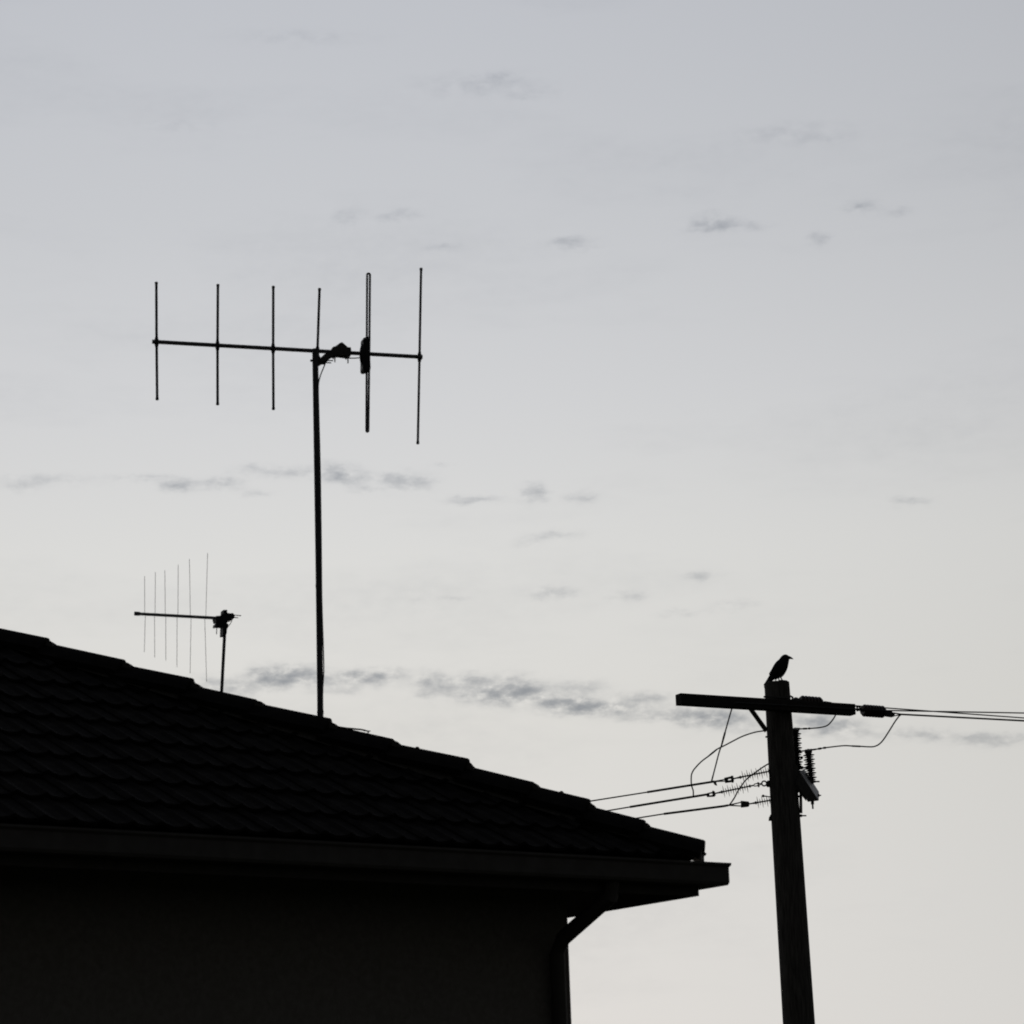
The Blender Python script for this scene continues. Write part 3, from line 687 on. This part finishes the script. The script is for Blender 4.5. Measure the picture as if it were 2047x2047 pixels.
def arrester(p, q, off, n, label, cap):
    P_, Q_ = PP.on(*p, off), PP.on(*q, off); d = (P_ - Q_).normalized()
    t = empty('surge_arrester', Q_.copy()); tag(t, label, 'surge arrester', 'surge arresters right of the pole')
    obj('core', MB().tube([P_, Q_], [4.3 * pp, 3.7 * pp], 12), MT['polymer'], t)
    R = rot_to(d)
    for k in range(n):
        inst('shed', abig_me if k % 2 == 0 else asml_me, t, P_.lerp(Q_, (k + .6) / n), R)
    obj('top_cap', MB().tube([P_ - d * 3 * pp, P_ + d * 1 * pp, P_ + d * 4.5 * pp, P_ + d * 6.5 * pp], [4.6 * pp, 7.4 * pp, 7.8 * pp, 3.5 * pp], 12), MT['dsteel'], t)
    obj('terminal', MB().tube([P_ + d * 6 * pp, P_ + d * 9 * pp], 1.5 * pp, 6), MT['dsteel'], t)
    return t
s1 = arrester((1590.3, 1463.5), (1595.2, 1548), -.10, 18, 'finned surge arrester close against the right side of the pole', True)
s2 = arrester((1616.2, 1506), (1622, 1560), -.02, 12, 'finned surge arrester standing on the sloping bracket, further right from the pole', True)
obj('base_stud', MB().tube([PP.on(1621.8, 1558, -.02), PP.on(1622.2, 1566, -.02)], 5 * pp, 8).tube([PP.on(1614, 1562.6, -.02), PP.on(1630, 1562.4, -.02), PP.on(1630.2, 1562.4, -.02), PP.on(1638.4, 1562.3, -.02)], [2.4 * pp, 2.4 * pp, 1.5 * pp, 1.5 * pp], 8), MT['dsteel'], s2)
obj('base_stud', MB().tube([PP.on(1595.2, 1547, -.10), PP.on(1595.8, 1556, -.10)], 4.5 * pp, 8), MT['dsteel'], s1)

# ------------------------------------------------------------------ lines
def line(pts, r, label, group, name='power_line', cat='power line', m='wire', root_r=None, n=8):
    o = obj(name, MB().tube(pts, r, n), MT[m], origin=pts[0].copy()); tag(o, label, cat, group); return o
def extend(a, b, length): return b + (b - a).normalized() * length
GL = 'power lines running left behind the house'
def left_line(fork, body, thick_end, far, label):
    j = PL.on(*fork[0]); te = PL.on(*thick_end); fp = PL.on(*far)
    dd = (fp - te).normalized(); sag = [fp + Vector((dd.x, dd.y, 0)) * t + Vector((0, 0, dd.z * (t - t * t / 70))) for t in (5, 10, 16, 23, 32)]
    w = line([j, te, fp] + sag, 1.4 * pp, label, GL)
    bp = [PL.on(*b) for b in body]
    obj('armour_rod', MB().tube([j] + bp + [te], 2.3 * pp, 9), MT['wire'], w)
    for f in fork[1:]:
        obj('tail', MB().tube([j] + [PL.on(*f)], [1.5 * pp, 1.1 * pp], 8), MT['wire'], w)
    return w
w1 = left_line([(1428, 1562.2), (1452, 1557.5), (1452, 1561.5)], [(1422, 1563.2), (1360, 1573)], (1293.7, 1583.6), (1183, 1601), 'uppermost of three power lines sloping from the pole down behind the roof')
obj('hook', MB().prism(poly(PL, [(1425.5, 1563), (1432, 1562.6), (1432.4, 1566), (1433.6, 1570), (1430, 1569.4), (1427, 1566.8)], .015), PL.n * -.03), MT['dsteel'], w1, smooth=None)
w2 = left_line([(1413, 1588.2), (1416, 1588)], [(1386, 1592.6), (1330, 1601.6)], (1259, 1613.2), (1215, 1620.6), 'middle one of three power lines sloping from the pole down behind the roof')
w3 = left_line([(1456, 1609.8), (1484, 1603.2), (1484, 1611.4)], [(1446, 1611.6), (1360, 1622.8)], (1327, 1627), (1270, 1636), 'lowest of three power lines sloping from the pole down behind the roof')
GR = 'power lines running right from the cross arm'
q0, q1 = PC.on(1664, 1407.4, .04), PC.on(1843, 1420.4, .04)
v1 = line([q0, q1, extend(q0, q1, 40)], 1.35 * pp, 'upper line running right from the ribbed insulator beside the pole', GR)
q0, q1 = PC.on(1783, 1424.6, o2), PC.on(1843, 1430.2, o2)
v2 = line([q0, PC.on(1801, 1428, o2), q1, extend(PC.on(1801, 1428, o2), q1, 40)], [1.2 * pp, 1.9 * pp, 1.9 * pp, 1.9 * pp], 'lower line running right from the insulator at the arm end', GR)
obj('tail', MB().tube([PC.on(1788, 1431, o2), PC.on(1802, 1428.6, o2)], 1.1 * pp, 8), MT['wire'], v2)
GJ = 'loops of wire joining the lines around the pole'
dC = depth(PC.on(1530, 1410, FO + .02))
P1 = [PC.on(x, y, FO + .02) for x, y in ((1843, 1421.6), (1767, 1420.2), (1706, 1417.4), (1600, 1411.6), (1530, 1407.8), (1480, 1405))]
P1 += path([(1468, 1406), (1463, 1417), (1457, 1437), (1450, 1462), (1443.5, 1486), (1437, 1506), (1430, 1533), (1422.4, 1562)], [depth(PC.on(1465, 1406, FO + .02)), None, None, None, None, None, None, depth(PL.on(1422.4, 1562))])
jw = line([extend(P1[1], P1[0], 40)] + P1[:5] + spline(P1[5:], 4), 1.4 * pp, 'wire passing in front of the cross arm and dropping to the uppermost left line', GJ, 'jumper_wire', 'wire')
obj('sleeve', MB().tube(path([(1449.4, 1464), (1447, 1473), (1442.2, 1491)], [depth(P1[9])] * 2 + [depth(P1[10])]), [1.9 * pp, 2.1 * pp, 1.6 * pp], 9), MT['wire'], jw)
obj('sleeve', MB().tube([P1[-1].lerp(P1[-2], .45), P1[-1]], 1.6 * pp, 8), MT['wire'], jw)
dl2, da1 = depth(PL.on(1386, 1592)), depth(PP.on(1588, 1457, -.10))
j2 = [(1386, 1592), (1385.8, 1581.4), (1383.6, 1574), (1382, 1567.7), (1381.8, 1553), (1383.4, 1545.3), (1388.6, 1536.6), (1402, 1522.4), (1418.4, 1510), (1433, 1498), (1447, 1491), (1465.6, 1481.2), (1484, 1472), (1506.6, 1464.4), (1525, 1461.2), (1555, 1458.6), (1588, 1456.8), (1600, 1457), (1623, 1456), (1642, 1453.8), (1654, 1450), (1662.5, 1441.6), (1670, 1430), (1676, 1416), (1680, 1409)]
dj = [dl2] + [None] * 13 + [31.25 * cos(PITCH) if False else depth(PP.on(1525, 1461, -.22)), depth(PP.on(1555, 1459, -.22)), da1] + [None] * 7 + [depth(PC.on(1680, 1409, .04))]
J2 = path(j2, dj)
jw = line(spline(J2, 4), 1.4 * pp, 'wire looping up from the middle left line behind the pole to under the arm', GJ, 'jumper_wire', 'wire')
obj('sleeve', MB().tube([J2[8].lerp(J2[7], .15), J2[8].lerp(J2[9], .4), J2[9]], [1.5 * pp, 1.9 * pp, 1.7 * pp], 9), MT['wire'], jw)
for a, b, t0, t1, r in ((16, 17, .0, .9, 2.2), (17, 18, .25, .55, 2.0), (17, 18, .72, .82, 2.2)):
    obj('lug', MB().tube([J2[a].lerp(J2[b], t0), J2[a].lerp(J2[b], t1)], r * pp, 8), MT['dsteel'], jw)
dl3, da2 = depth(PL.on(1459.5, 1608)), depth(PP.on(1610, 1501, -.02))
j3 = [(1457.5, 1609.4), (1460.5, 1606), (1468, 1595), (1475.5, 1580.7), (1483, 1569.6), (1491.7, 1558.4), (1506.6, 1546.6), (1521.5, 1536), (1536, 1527), (1565, 1512), (1590, 1503.6), (1610, 1500.6), (1623, 1499), (1636, 1497), (1648, 1495), (1665.5, 1492.8), (1687.5, 1490.6), (1703.5, 1491.3), (1720, 1492), (1738, 1492.9), (1747, 1492.4), (1756, 1488.6), (1765, 1480), (1777, 1462), (1788.5, 1443.5), (1797, 1432), (1801.5, 1428.4)]
dj = [dl3] + [None] * 7 + [depth(PP.on(1536, 1527, -.24)), depth(PP.on(1565, 1512, -.26)), None, da2] + [None] * 14 + [depth(PC.on(1801.5, 1428.4, o2))]
J3 = path(j3, dj)
jw = line(spline(J3, 4), 1.45 * pp, 'wire from the lowest left line passing behind the pole to the right arm end', GJ, 'jumper_wire', 'wire')
obj('sleeve', MB().tube([J3[17], J3[18]], 1.8 * pp, 9), MT['wire'], jw)
for a, b, t0, t1, r in ((11, 12, .0, 1, 2.4), (12, 13, .1, .6, 1.8), (13, 14, 0, .45, 2.2), (14, 15, -.1, .15, 2.2)):
    obj('lug', MB().tube([J3[a].lerp(J3[b], t0), J3[a].lerp(J3[b], t1)], r * pp, 8), MT['dsteel'], jw)

# ------------------------------------------------------------------ crow
def zc(x, y, off=0.0): return PP.on(1500 + x / 10.733, 1290 + y / 10.733, off)
cu = pp / 10.733
pairs = [((283, 846), (300, 862), 10), ((330, 778), (378, 824), 18), ((375, 705), (432, 787), 22), ((412, 640), (482, 748), 30), ((424, 600), (545, 716), 48), ((446, 540), (604, 700), 64), ((487, 465), (666, 690), 78),
         ((527, 395), (722, 626), 86), ((572, 343), (770, 548), 86), ((612, 314), (800, 470), 80), ((634, 284), (816, 385), 70), ((660, 246), (826, 325), 62), ((694, 213), (833, 296), 54), ((748, 191), (838, 289), 45), ((797, 205), (838, 284), 31), ((824, 232), (839, 276), 12)]
crow = empty('crow', top + Vector((.01, 0, .002)))
tag(crow, 'black crow standing on top of the utility pole, facing right', 'bird')
def loft(prs, n=14):
    rs = []
    for b, v, w in prs:
        B, V = zc(*b), zc(*v); c = (B + V) / 2; h = (B - V) * .545; s = Vector((0, 1, 0)) * (w * cu)
        rs.append([c + h * cos(2 * pi * k / n) + s * sin(2 * pi * k / n) for k in range(n)])
    return MB().rings(rs)
cb_ = obj('body', loft(pairs), MT['feather'], crow, smooth=180)
md = cb_.modifiers.new('smooth', 'SUBSURF'); md.levels = md.render_levels = 2
bk = obj('beak', loft([((812, 222), (832, 294), 22), ((845, 236), (850, 294), 18), ((880, 253), (881, 294), 13), ((906, 273), (908, 298), 8), ((921, 291), (924, 302), 3)], 10), MT['beak'], crow, smooth=180)
for sgn in (-1, 1):
    rs = []
    for (b, v, o_) in (((596, 352), (640, 420), 80), ((560, 380), (650, 480), 90), ((515, 430), (622, 560), 90), ((472, 490), (575, 620), 82), ((430, 555), (520, 660), 64), ((404, 598), (470, 668), 44), ((398, 604), (420, 640), 34)):
        B, V = zc(*b), zc(*v); c = (B + V) / 2; h = (B - V) / 2; s = Vector((0, -sgn, 0))
        rs.append([c + h * cos(2 * pi * k / 10) + s * ((o_ - 8) * cu + 10 * cu * sin(2 * pi * k / 10)) for k in range(10)])
    obj('wing', MB().rings(rs), MT['feather'], crow, smooth=180)
    ft = top + Vector((0, 0, .004))
    lx0, ly0, lx1 = ((652, 690, 700) if sgn == 1 else (596, 690, 634))
    hip = zc(lx0, ly0, sgn * .03); foot_ = zc(lx1, 790, sgn * .03); foot_.z = top.z + .006
    lg = obj('leg', MB().tube([hip + Vector((-.01, 0, .02)), hip, hip.lerp(foot_, .5), foot_], [.013, .008, .0065, .0065], 8), MT['beak'], crow)
    for dx, dy in ((.05, 0), (.04, .025), (.04, -.025), (-.035, 0)):
        tp = foot_ + Vector((dx, dy, -.002)); obj('toe', MB().tube([foot_, foot_.lerp(tp, .5) + Vector((0, 0, .004)), tp], [.004, .0035, .0015], 6), MT['beak'], lg)
    obj('eye', MB().ball(zc(790, 248, sgn * 34 * cu), 6 * cu, 8, 6), MT['eye'], crow)
th = obj('thigh_feathers', loft([((560, 640), (640, 650), 40), ((548, 690), (602, 700), 26), ((534, 730), (556, 738), 12), ((522, 752), (532, 756), 4)], 10), MT['feather'], crow, smooth=180)
